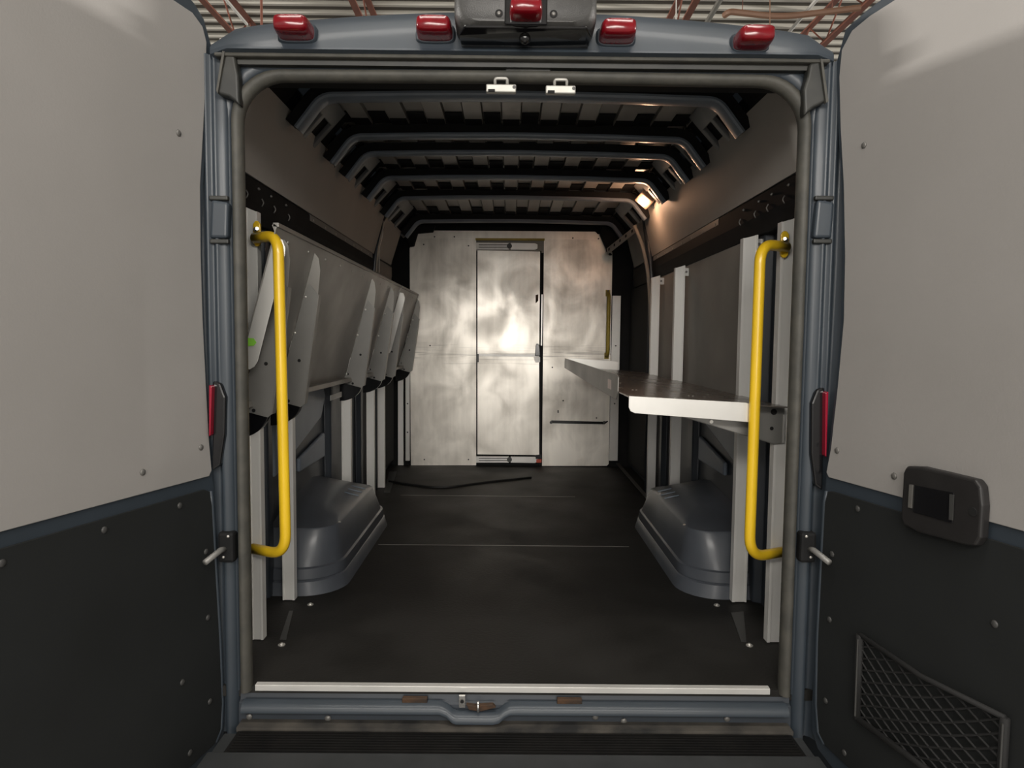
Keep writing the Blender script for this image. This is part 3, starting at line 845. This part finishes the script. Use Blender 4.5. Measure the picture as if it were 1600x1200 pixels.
# ================================================================ wheel arches
def arch(s, xin, xout, label):
    t = thing('wheel_arch', label, 'wheel arch', (s * .8, 1.15, 0), 'slate wheel arches beside the floor')
    # levels: (inner x, y0, y1, z inner, z outer, corner radius)
    LV = [(xin - .012, .665, 1.80, 0, 0, .16), (xin, .672, 1.79, .050, .050, .16), (xin + .004, .679, 1.78, .054, .054, .16), (xin + .002, .676, 1.78, .060, .060, .16),
          (xin + .004, .680, 1.76, .098, .098, .16), (xin + .012, .690, 1.74, .103, .103, .15), (xin + .030, .726, 1.58, .236, .240, .10), (xin + .034, .734, 1.54, .243, .260, .09),
          (xin + .052, .82, 1.42, .256, .310, .08), (xin + .13, .95, 1.30, .282, .330, .06)]
    loops = []
    for lev, (xi, y0, y1, zi, zo, r) in enumerate(LV):
        lp = [(s * xout, y0)]
        for k in range(9):
            a = PI / 2 * k / 8
            lp.append((s * (xi + r - r * math.sin(a)), y0 + r - r * math.cos(a)))
        for k in range(9):
            a = PI / 2 * k / 8
            lp.append((s * (xi + r - r * math.cos(a)), y1 - r + r * math.sin(a)))
        lp.append((s * xout, y1))
        ym = (y0 + y1) / 2
        loops.append([(x_, y_, zi + (zo - zi) * min(1, max(0, (abs(x_) - xi) / (xout - xi))) * (.25 + .75 * min(1, max(0, (y_ - y0) / (y1 - y0)) * 1.2))) for x_, y_ in lp])
    m = MB().loft(loops, False)
    n = len(loops[0]); m.f.append(tuple(range((len(loops) - 1) * n, len(loops) * n)))
    m.build('arch_cover', M['arch'], t, smooth=True, angle=32)
    g = MB()
    for k in range(3):
        yy = 1.20 + k * .07
        g.tube([(s * (xin + .035), yy, .264), (s * (xin + .10), yy, .280)], .003, 6)
    g.each('ridge', M['rib'], t, smooth=True)
    MB().dome((s * (xin + .022), .80, .252), (-s * .3, 0, 1), .006, .004).build('rivet', M['screwhead'], t, smooth=True)
    return t


arch(-1, .650, .925, 'slate blue wheel arch on the left side of the floor')
arch(1, .682, .955, 'slate blue wheel arch on the right side of the floor')

# ================================================================ posts
def post(px, py, w, ztop, label, s, z0=.004, X=None, Y=None, depth=.032):
    p = at(px, py, Z=z0) if Y is None else Vector((X, Y, z0))
    t = thing('aluminium_post', label, 'post', (p.x, p.y + depth / 2, z0), 'aluminium posts along the van sides')
    h = w / 2; g = w * .20
    pf = [(-h, depth), (-h, 0), (-h + g * .5, 0), (-h + g * .6, .004), (h - g * 1.1, .004), (h - g, 0), (h, 0), (h, depth), (h - .003, depth), (h - .003, .006), (-h + .003, .007), (-h + .003, depth)]
    L = [[(p.x - s * a, p.y + b, z) for a, b in pf] for z in (z0, ztop - .02)]
    L.append([(p.x - s * a, p.y + b, ztop - (.012 if a > 0 else 0)) for a, b in pf])
    MB().loft(L, True, True).build('channel', M['alu'], t)
    MB().box(*sorted((p.x + s * h, p.x + s * (h + .035))), p.y + depth - .006, p.y + depth, ztop - .05, ztop - .01).build('top_flange', M['lip'], t, bevel=.001)
    MB().disc((p.x + s * (h + .012), p.y + depth - .006, ztop - .03), (0, -1, 0), .006, .004, 8).build('bolt', M['bolt'], t)
    return p


NL = ['nearest aluminium post on the left, carrying the yellow rail', 'second aluminium post on the left, in front of the wheel arch', 'third aluminium post on the left, rising behind the wheel arch',
      'fourth aluminium post on the left, just past the wheel arch', 'fifth aluminium post on the left, paired with the fourth', 'last aluminium post on the left, next to the bulkhead']
PL = []
for (px, py, w_), lb in zip(((402.5, 1000, .036), (451, 938, .044), None, (579, 783, .046), (595.5, 762, .045), (626, 727, .040)) if 0 else
                            ((402.5, 1000, .036), (451, 938, .044), (541, 0, .048), (579, 783, .046), (595.5, 762, .045), (626, 727, .040)), NL):
    if py == 0:
        q = at(541, 700, Y=1.62); PL.append(post(0, 0, w_, 1.365, lb, -1, X=q.x, Y=1.62))
    else:
        PL.append(post(px, py, w_, 1.385 if px < 410 else 1.365, lb, -1))
NR = ['nearest aluminium post on the right, carrying the yellow rail', 'second aluminium post on the right, crossed by the shelf near the wheel arch', 'third aluminium post on the right, rising behind the wheel arch',
      'fourth aluminium post on the right, past the wheel arch']
PR = []
for (px, py, w_), lb in zip(((1210, 1004, .048), (1155, 941, .054), (1055, 0, .050), (1017, 787, .048)), NR):
    if py == 0:
        q = at(1056, 700, Y=1.61); PR.append(post(0, 0, w_, 1.37, lb, 1, X=q.x, Y=1.61))
    else:
        PR.append(post(px, py, w_, 1.372, lb, 1))
# pale edge angles beside the bulkhead
for x0, x1, y0, y1, lb in ((633.5, 640, 592, 720, 'pale angle strip left of the bulkhead behind the last post'), (957, 965, 462, 720, 'pale angle strip right of the bulkhead beside the yellow bar')):
    a = at(x0, y0, Y=3.33); b = at(x1, y1, Y=3.33)
    t = thing('edge_angle', lb, 'edge strip', (a.x, 3.33, b.z), 'pale angle strips beside the bulkhead')
    MB().box(a.x, b.x, 3.33, 3.345, b.z, a.z + (.35 if x0 < 700 else 0)).build('strip', M['lip'], t, bevel=.001)
    for k in (.35, .7):
        MB().disc(((a.x + b.x) / 2, 3.33, b.z + (a.z - b.z) * k), (0, -1, 0), .006, .002, 10).build('screw', M['bolt_dark'], t)

# ================================================================ bulkhead
YB = 3.37
wf = setting('wall_front', (0, YB, 0), 'scuffed aluminium bulkhead closing the front of the cargo area')
def bp(pix, Y=YB): return [at(x_, y_, Y=Y) for x_, y_ in pix]
MB().prism(bp([(642, 727), (640, 388), (651, 366), (744, 366), (744, 727)], YB), (0, .004, 0)).build('bulkhead_sheet', M['bulk'], wf)
MB().prism(bp([(847, 728), (850, 366), (938, 366), (957, 395), (951, 725), (948, 728)], YB), (0, .004, 0)).build('bulkhead_sheet', M['bulk'], wf)
MB().prism(bp([(649, 372), (656, 360), (930, 362), (942, 374)], YB - .004), (0, .004, 0)).build('bulkhead_top_strip', M['bulk2'], wf)
MB().prism(bp([(600, 740), (600, 330), (1010, 330), (1010, 740)], YB + .06), (0, .01, 0)).build('bulkhead_backing', M['black'], wf)
sc_ = MB()
for px, py in ((662, 382), (732, 384), (679, 370), (710, 370), (895, 372), (935, 373), (663, 718), (732, 718), (863, 574), (880, 626), (872, 642), (872, 644), (932, 653), (672, 540)):
    sc_.disc(at(px, py, Y=YB - .004), (0, -1, 0), .006, .003, 8)
sc_.each('rivet', M['bolt_dark'], wf)
d3 = setting('door_3', (0, YB - .01, 0), 'aluminium sliding door in the middle of the bulkhead')
MB().prism(bp([(746, 710), (746, 556), (842.5, 557), (842.5, 711)], YB + .012), (0, .02, 0)).build('door_sheet_lower', M['bulk2'], d3)
MB().prism(bp([(746, 553.5), (746, 391), (844, 393), (842.5, 554.5)], YB + .010), (0, .02, 0)).build('door_sheet_upper', M['bulk2'], d3)
MB().prism(bp([(746, 552.5), (842.5, 553.5), (842.5, 557.5), (746, 556.5)], YB + .006), (0, .02, 0)).build('door_crease', M['alu'], d3, bevel=.001)
MB().prism(bp([(844, 390), (847.5, 390), (846.5, 728), (843, 728)], YB + .03), (0, .02, 0)).build('door_gap', M['hole'], d3)
MB().prism(bp([(846, 460), (848, 460), (847, 540), (845, 540)], YB + .004), (0, .01, 0)).build('edge_strip', M['lip'], d3)
MB().prism(bp([(743, 372), (851, 372.5), (851, 376), (743, 375.5)], YB - .008), (0, .008, 0)).build('yellow_strip', M['yellow_dull'], d3)
MB().prism(bp([(743, 376), (851, 376.5), (850, 395), (846, 395), (846, 392), (743, 392)], YB + .012), (0, .01, 0)).build('track_backing', M['grey_rod'], d3)
for (ya, yb_) in ((379, 390), (713, 723)):
    MB().prism(bp([(744, ya), (795, ya + .5), (795, yb_), (744, yb_)], YB - .002), (0, .02, 0)).build('slide_rail', M['alu'], d3, bevel=.001)
    gm = MB()
    for q in (.33, .66):
        yq = ya + (yb_ - ya) * q
        gm.prism(bp([(748, yq - .5), (794, yq - .5), (794, yq + .5), (748, yq + .5)], YB - .0035), (0, .002, 0))
    gm.each('rail_groove', M['bolt_dark'], d3)
    MB().prism(bp([(798, ya + .5), (836, ya + 1), (840, ya + 3), (840, yb_ - 2), (836, yb_ + .5), (798, yb_)], YB - .003), (0, .015, 0)).build('rail_cover', M['lip'], d3, bevel=.001)
    MB().disc(at(796, (ya + yb_) / 2, Y=YB - .004), (0, -1, 0), .020, .006, 12).build('roller', M['bolt_dark'], d3)
MB().prism(bp([(837, 711), (846, 710), (846, 717), (837, 717)], YB - .006), (0, .02, 0)).build('stop_block', M['gloss_black'], d3)
MB().prism(bp([(838, 717.5), (846, 717.5), (846, 723), (838, 723)], YB - .006), (0, .02, 0)).build('stop_pad', M['orange'], d3)
hd = MB().prism(bp([(837, 540), (838, 537), (841, 537), (843, 540), (844, 556), (836, 556)], YB - .02), (0, .02, 0)).build('door_handle', M['gloss_black'], d3, bevel=.003)
MB().prism(bp([(834, 558), (844, 558), (844, 566), (837, 566)], YB - .006), (0, .01, 0)).build('latch_plate', M['alu'], d3, bevel=.001)
MB().prism(bp([(837, 461), (841, 460), (841, 470), (837, 474)], YB + .004), (0, .006, 0)).build('upper_catch', M['rust'], d3)
MB().prism(bp([(745, 553), (748, 553), (748, 566), (745, 566)], YB - .003), (0, .01, 0)).build('hinge', M['bolt_dark'], d3)
# black rubber strap
t = thing('rubber_strap', 'black rubber strap stretched across the right bulkhead sheet', 'strap', at(903, 660, Y=YB))
MB().prism(bp([(860, 658.5), (862, 657), (945, 659), (950, 657.5), (950, 659), (945, 663), (862, 661.5)], YB - .012), (0, .012, 0)).build('strap', M['gloss_black'], t, bevel=.002)
for px in (861, 944):
    MB().disc(at(px, 660, Y=YB - .012), (0, -1, 0), .011, .006, 12).build('end_eye', M['bolt_dark'], t)
# yellow bar on the bulkhead
t = thing('grab_bar', 'short dull yellow grab bar upright on the right bulkhead sheet', 'grab bar', at(949, 556, Y=YB - .02))
a = at(950, 458, Y=YB - .006); b = at(948, 556, Y=YB - .006)
MB().tube(fillet([a, a + Vector((0, -.05, -.02)), b + Vector((0, -.05, .02)), b], .03, 5), .015, 10).build('bar', M['yellow_dull'], t, smooth=True)
for q in (a, b):
    MB().box(q.x - .018, q.x + .018, YB - .006, YB, q.z - .025, q.z + .025).build('mounting_plate', M['yellow_dull'], t, bevel=.003)
    MB().disc((q.x, YB - .007, q.z + .018), (0, -1, 0), .006, .003, 8).build('bolt', M['bolt_dark'], t)

# dark ceiling-corner boxes in front of the bulkhead
t = MB().prism(bp([(640, 385), (633, 372), (640, 352), (652, 346), (680, 352), (676, 362), (652, 364), (646, 384)], YB - .06), (0, .05, 0)).build('corner_bracket', M['black'], bevel=.004)
tag(t, 'black steel bracket at the upper left corner of the bulkhead', 'bracket', 'black brackets at the bulkhead corners')
t = MB().prism(bp([(938, 366), (940, 350), (975, 330), (990, 345), (950, 392), (957, 398), (953, 398), (946, 384)], YB - .08), (0, .05, 0)).build('corner_bracket', M['black'], bevel=.004)
tag(t, 'black steel bracket at the upper right corner of the bulkhead', 'bracket', 'black brackets at the bulkhead corners')

# ================================================================ yellow handrails
def rail(s, px_top, py_top, px_in_t, px_in_b, py_bot, pY, label, plate):
    Yr = pY - .085
    top = at(px_top, py_top, Y=pY - .02); bot = at(px_top + (-3 if s < 0 else -5), py_bot, Y=pY - .02)
    it = at(px_in_t, py_top + 60, Y=Yr); ib = at(px_in_b, py_bot - 60, Y=Yr)
    zt, zb = top.z, bot.z
    up = (it - ib).normalized()
    kt = it + up * ((zt - it.z) / up.z); kb = ib + up * ((zb - ib.z) / up.z)
    kt = Vector((kt.x, Yr + .0, zt)); kb = Vector((kb.x, Yr, zb))
    t = thing('grab_rail', label, 'grab rail', (kb.x, pY, zb), 'yellow grab rails beside the rear opening')
    MB().tube(fillet([top, kt, kb, bot], .085, 9), .0165, 16).build('tube', M['yellow'], t, smooth=True)
    (ax, ay), (bx, by) = plate
    a = at(ax, ay, Y=pY - .022); b = at(bx, by, Y=pY - .022)
    xm = (a.x + b.x) / 2; hw = abs(b.x - a.x) / 2
    for zc, hh in ((None, None), (zb, .04)):
        z0_, z1_ = (b.z, a.z) if zc is None else (zc - hh, zc + hh)
        MB().prism([(xm - hw, 0, z0_ + .01), (xm - hw * .5, 0, z0_), (xm + hw * .5, 0, z0_), (xm + hw, 0, z0_ + .01), (xm + hw, 0, z1_ - .01), (xm + hw * .5, 0, z1_), (xm - hw * .5, 0, z1_), (xm - hw, 0, z1_ - .01)], (0, .007, 0)) if 0 else None
        y_ = pY - .012
        pts = [(xm - hw, y_, z0_ + .01), (xm - hw * .4, y_, z0_), (xm + hw * .4, y_, z0_), (xm + hw, y_, z0_ + .01), (xm + hw, y_, z1_ - .01), (xm + hw * .4, y_, z1_), (xm - hw * .4, y_, z1_), (xm - hw, y_, z1_ - .01)]
        if zc is None:
            MB().prism(pts, (0, .010, 0)).build('mounting_plate', M['yellow'], t, bevel=.002)
            MB().disc((xm + s * -.002, y_, z1_ - .028), (0, -1, 0), .008, .012, 8).tube([(xm, y_, z1_ - .028), (xm - s * .012, y_ - .028, z1_ - .028)], .005, 8).build('bolt', M['chrome'], t)
    return t


rail(-1, 398, 372, 436, 445, 857, PL[0].y, 'yellow tubular grab rail on the left side of the rear opening', ((393, 344), (405, 384)))
rail(1, 1229, 386, 1186, 1173, 862, PR[0].y, 'yellow tubular grab rail on the right side of the rear opening', ((1223, 360), (1234, 402)))

# ================================================================ left shelves, folded up
def LP(z, out=0.0):
    """point on the inner face of the folded shelf board, out = distance into the van"""
    k = .155 / .56
    return -.700 - k * (1.315 - z) + out


def folded_shelf(y0, y1, posts_y, label, near_lip):
    t = thing('folded_shelf', label, 'shelf', (-.85, (y0 + y1) / 2, .70), 'grey shelves folded up on the left side')
    L = [[(LP(z) + o, yv, z) for z, o in ((.775, 0), (.79, 0), (1.30, 0), (1.315, .0), (1.322, -.012), (1.318, -.016), (1.30, -.004), (.79, -.004), (.775, -.004))] for yv in (y0, y1)]
    MB().loft(L, True, True).build('shelf_board', M['alu_grey'], t)
    MB().box(LP(1.318) - .014, LP(1.318) + .004, y0 + .0, y1, 1.312, 1.326).build('top_lip', M['alu_grey'], t, bevel=.002)
    MB().loft([[(LP(.78) + o, yv, z) for z, o in ((.782, 0), (.782, .035), (.764, .040), (.762, .036), (.776, .0))] for yv in (y0, y1)], True, True).build('bottom_flange', M['alu_grey'], t)
    rv = MB()
    k = y0 + .12
    while k < y1 - .05:
        rv.dome((LP(1.283), k, 1.283), (1, 0, -.27), .006, .004, 8, 2); k += .22
    rv.each('rivet', M['screwhead'], t, smooth=True)
    # end lip, bright, facing the door
    if near_lip:
        ply = [(1.282, .0), (1.276, .026), (1.25, .042), (1.23, .046), (.91, .048), (.893, .042), (.885, .030), (.885, 0.0)]
        MB().prism([(LP(z) + o, y0, z) for z, o in ply], (0, .003, 0)).build('end_lip', M['lip'], t, bevel=.001)
    for yy in posts_y:
        main = [(.765, -.045), (.730, .100), (.742, .110), (1.1375, .056), (1.179, .011), (1.12, .004), (.80, .004)]
        MBp = MB().prism([(LP(z) + o, yy, z) for z, o in main], (0, .003, 0))
        br_ = MBp.build('bracket', M['alu_bracket'], t, bevel=.0006)
        sub(br_, MB().prism([(LP(z) + o, yy + .004, z) for z, o in ((1.10, .002), (1.288, .001), (1.27, .020), (1.225, .038), (1.14, .053), (1.10, .056))], (0, .003, 0)), 'arm_extension', M['alu_grey'])
        fl = MB().prism([(LP(z) + o, yy, z) for z, o in ((.740, .109), (1.1375, .055), (1.139, .058), (.742, .112))], (0, .03, 0))
        sub(br_, fl, 'bracket_flange', M['alu_grey'])
        hh = MB()
        for z, o in ((.752, .05), (.80, .012), (.90, .05), (.765, -.012)):
            hh.disc((LP(z) + o, yy - .0005, z), (0, -1, 0), .006, .001, 10)
        hh.each('bolt_hole', M['hole'], root=br_)
        ss = MB()
        for z, o in ((.80, .0), (1.0, .002), (1.13, .006)):
            ss.dome((LP(z) + o + .006, yy - .001, z), (0, -1, 0), .0055, .004, 8, 2)
        ss.each('rivet', M['screwhead'], root=br_)
        n = 8
        qd = [(-.875, .755)] + [(-.875 + .115 * math.cos(a), .75 - .09 * math.sin(a)) for a in [PI / 2 * k / n for k in range(n + 1)]]
        MB().prism([(x_, yy + .006, z_) for x_, z_ in qd], (0, .02, 0)).build('hinge_bracket', M['gloss_black'], t, bevel=.002)
    return t


folded_shelf(.20, 2.47, [PL[0].y - .009, PL[1].y - .009, PL[2].y - .009, PL[3].y - .009], 'long grey shelf folded up on the left side, nearest the rear doors', True)
folded_shelf(2.50, 3.30, [PL[4].y - .009, PL[5].y - .04], 'short grey shelf folded up on the left side, next to the bulkhead', True)
fs = bpy.data.objects['folded_shelf']
g_ = at(391, 535, Y=.197)
MB().prism([(g_.x - .020, .1985, g_.z + .014), (g_.x + .010, .1985, g_.z + .012), (g_.x + .018, .1985, g_.z), (g_.x + .010, .1985, g_.z - .010), (g_.x - .020, .1985, g_.z - .012)], (0, .001, 0)).build('green_mark', M['green'], fs)
# lower bracket stay under the left shelf
q = at(525, 615, Y=1.35)
t = MB().prism([at(516, 618, Y=1.35), at(533, 612, Y=1.45), at(533, 620, Y=1.45), at(516, 626, Y=1.35)], (.003, 0, 0)).build('support_tab', M['lip'])
tag(t, 'small pale metal tab under the folded left shelf by the third post', 'bracket')

# ================================================================ right shelf, folded down
rs = thing('shelf', 'brown-grey metal shelf folded down on the right with bright lips', 'shelf', (.62, 1.3, .78))
ys0, ys1 = .22, 2.62
xi, zi = .368, .812
xo_, zo_ = .862, .784
MB().loft([[(a_, yv, b_) for a_, b_ in ((xi, zi), (xo_, zo_), (xo_, zo_ - .004), (xi, zi - .004))] for yv in (ys0, ys1)], True, True).build('shelf_board', M['shelf_top'], rs)
MB().prism([(xi + .0, ys0 - .001, zi + .001), (xi + .36, ys0 - .001, zi - .016), (xo_ - .10, ys0 - .001, zo_ + .004), (xo_ - .10, ys0 - .001, zo_ - .050), (xi + .02, ys0 - .001, zi - .052), (xi + .006, ys0 - .001, zi - .046), (xi, ys0 - .001, zi - .034)], (0, .003, 0)).build('near_lip', M['lip'], rs, bevel=.001)
MB().prism([(xi - .003, ys0 + .23, zi - .03), (xi - .003, ys0 + .20, zi + .0), (xi - .003, ys0 + .20, zi + .048), (xi - .003, ys0 + .22, zi + .055), (xi - .003, ys1 - .02, zi + .055), (xi - .003, ys1, zi + .03), (xi - .003, ys1, zi - .01), (xi - .003, ys0 + .5, zi - .03)], (.004, 0, 0)).build('inner_lip', M['alu_grey'], rs, bevel=.001)
MB().prism([(xi, ys1, zi), (xi + .01, ys1, zi + .050), (xi + .04, ys1, zi + .055), (xo_ - .16, ys1, zi + .038), (xo_ - .14, ys1, zi + .025), (xo_ - .14, ys1, zo_)], (0, .004, 0)).build('far_lip', M['lip'], rs, bevel=.001)
MB().prism([(xi - .0045, ys0 + .34, zi + .030), (xi - .0045, ys0 + .42, zi + .030), (xi - .0045, ys0 + .42, zi - .004), (xi - .0045, ys0 + .34, zi - .004)], (.001, 0, 0)).build('sticker', M['sticker'], rs)
dt = MB()
for x_, y_ in ((.44, .55), (.455, .56), (.45, .95), (.462, .955), (.60, .40), (.615, .402), (.66, .42), (.70, .52), (.58, .60), (.52, .26), (.5, 1.4), (.62, 1.0)):
    dt.dome((x_, y_, zi - (x_ - xi) * .048 - .0005), (0, 0, 1), .004, .002, 8, 2)
dt.each('rivet', M['screwhead'], rs)
for i, yy in enumerate((PR[0].y - .012, PR[1].y - .012, PR[2].y - .012, PR[3].y - .012)):
    main = [(xo_ + .012, zo_ - .005), (xo_ + .012, zo_ - .120), (xo_ - .02, zo_ - .125), (xi + .10, zi - .045), (xi + .03, zi - .020), (xi + .02, zi - .006)]
    b = MB().prism([(a_, yy, b_) for a_, b_ in main], (0, .003, 0)).build('bracket', M['alu_bracket'], rs, bevel=.0006)
    sub(b, MB().prism([(xi + .10, yy, zi - .045), (xo_ - .02, yy, zo_ - .125), (xo_ - .02, yy + .025, zo_ - .125), (xi + .10, yy + .025, zi - .045)], (0, 0, .002)), 'bracket_flange', M['alu_grey'])
    MB().disc((xo_ - .022, yy, zo_ - .022), (0, -1, 0), .010, .002, 10).disc((xo_ - .027, yy, zo_ - .075), (0, -1, 0), .006, .002, 10).each('bolt_hole', M['hole'], root=b)
    sub(b, MB().disc((xo_ - .22, yy, zo_ - .055), (0, -1, 0), .006, .003, 10), 'bracket_rivet', M['screwhead'])
    MB().box(xo_ + .008, xo_ + .014, yy - .002, yy + .03, zo_ - .12, zo_ - .03).build('hinge_strip', M['lip'], rs)

# ================================================================ dome lamp
lp = at(1006, 314, Y=2.12)
t = thing('dome_lamp', 'lit warm dome lamp under the right roof edge', 'ceiling lamp', lp)
ld = Vector((-.62, -.25, -.75)).normalized(); lu = Vector((0, 1, 0)).cross(ld).normalized(); lv = ld.cross(lu)
MB().frame(lp, lu, lv, ld, -.045, .045, -.06, .06, -.03, .004).build('lamp_housing', M['lamp_body'], t, bevel=.008)
MB().frame(lp, lu, lv, ld, -.024, .024, -.034, .034, .004, .012).build('lamp_lens', M['lamp'], t, bevel=.004)
pd = bpy.data.lights.new('dome_lamp_light', 'POINT'); pd.energy = 1.7; pd.color = (1.0, .55, .32); pd.shadow_soft_size = .03
po = bpy.data.objects.new('dome_lamp_light', pd); COL.objects.link(po); po.location = lp + ld * .05

# ================================================================ cables, bolts, base plates
cb = MB().tube(fillet([at(606, 338, Y=2.4), at(601, 347, Y=2.42), at(593, 378, Y=2.42), at(590, 395, Y=2.42), at(588, 425, Y=2.42)], .05, 5), .005, 8).build('hanging_cable', M['white_cable'], smooth=True)
tag(cb, 'pale cable hanging down the left pillar near the roof', 'cable')
cb = MB().tube(fillet([at(599, 345, Y=2.43), at(598, 368, Y=2.40), at(592, 390, Y=2.41), at(593, 426, Y=2.41)], .05, 5), .004, 8).build('hanging_cable', M['side_panel'], smooth=True)
tag(cb, 'second thinner cable beside the pale one on the left pillar', 'cable')
cb = MB().tube(fillet([at(608, 752, Z=.006), at(640, 757, Z=.006), at(690, 763, Z=.006), at(760, 753, Z=.006), at(830, 746, Z=.006)], .3, 6), .008, 8).build('floor_cable', M['cable'], smooth=True)
tag(cb, 'black cable lying across the floor in front of the bulkhead', 'cable')
BL = [((440, 1008), 'floor bolt at the foot of the nearest left post'), ((485, 945), 'floor bolt in front of the left wheel arch'), ((1171, 1009), 'floor bolt at the foot of the nearest right post'),
      ((1120, 946), 'floor bolt in front of the right wheel arch'), ((1004, 798), 'small floor bolt by the fourth right post'), ((414, 818), 'small bolt low on the left wall between the first two posts'),
      ((1189, 822), 'small bolt low on the right wall between the first two posts')]
for (px, py), lb in BL:
    wallb = px in (414, 1189)
    p = at(px, py, Z=.0) if not wallb else at(px, py, X=-.925 if px < 800 else .955)
    ax = (0, 0, 1) if not wallb else ((1, 0, 0) if px < 800 else (-1, 0, 0))
    r_ = .009 if py > 900 else .007
    o = MB().disc(p, ax, r_ * 1.25, .0025, 14).dome(p + Vector(ax) * .0025, ax, r_ * .8, .006, 10, 3).build('floor_bolt' if not wallb else 'wall_bolt', M['screwhead'], smooth=False)
    tag(o, lb, 'bolt', 'fixing bolts on the floor and lower walls')
for pts, lb in (([(452, 955), (458, 955), (447, 1000), (437, 1000)], 'dark metal base plate on the floor by the nearest left post'), ([(1142, 958), (1162, 956), (1166, 1003), (1158, 1003)], 'dark metal base plate on the floor by the nearest right post'),
                ([(608, 737), (620, 737), (609, 770), (600, 770)], 'dark metal base plate on the floor by the fifth left post'), ([(1013, 798), (1021, 798), (1020, 830), (1013, 815)], 'dark metal base plate on the floor by the fourth right post')):
    o = MB().prism([at(x_, y_, Z=.0005) for x_, y_ in pts], (0, 0, .002)).build('base_plate', M['bolt_dark'])
    tag(o, lb, 'base plate', 'metal base plates on the floor')
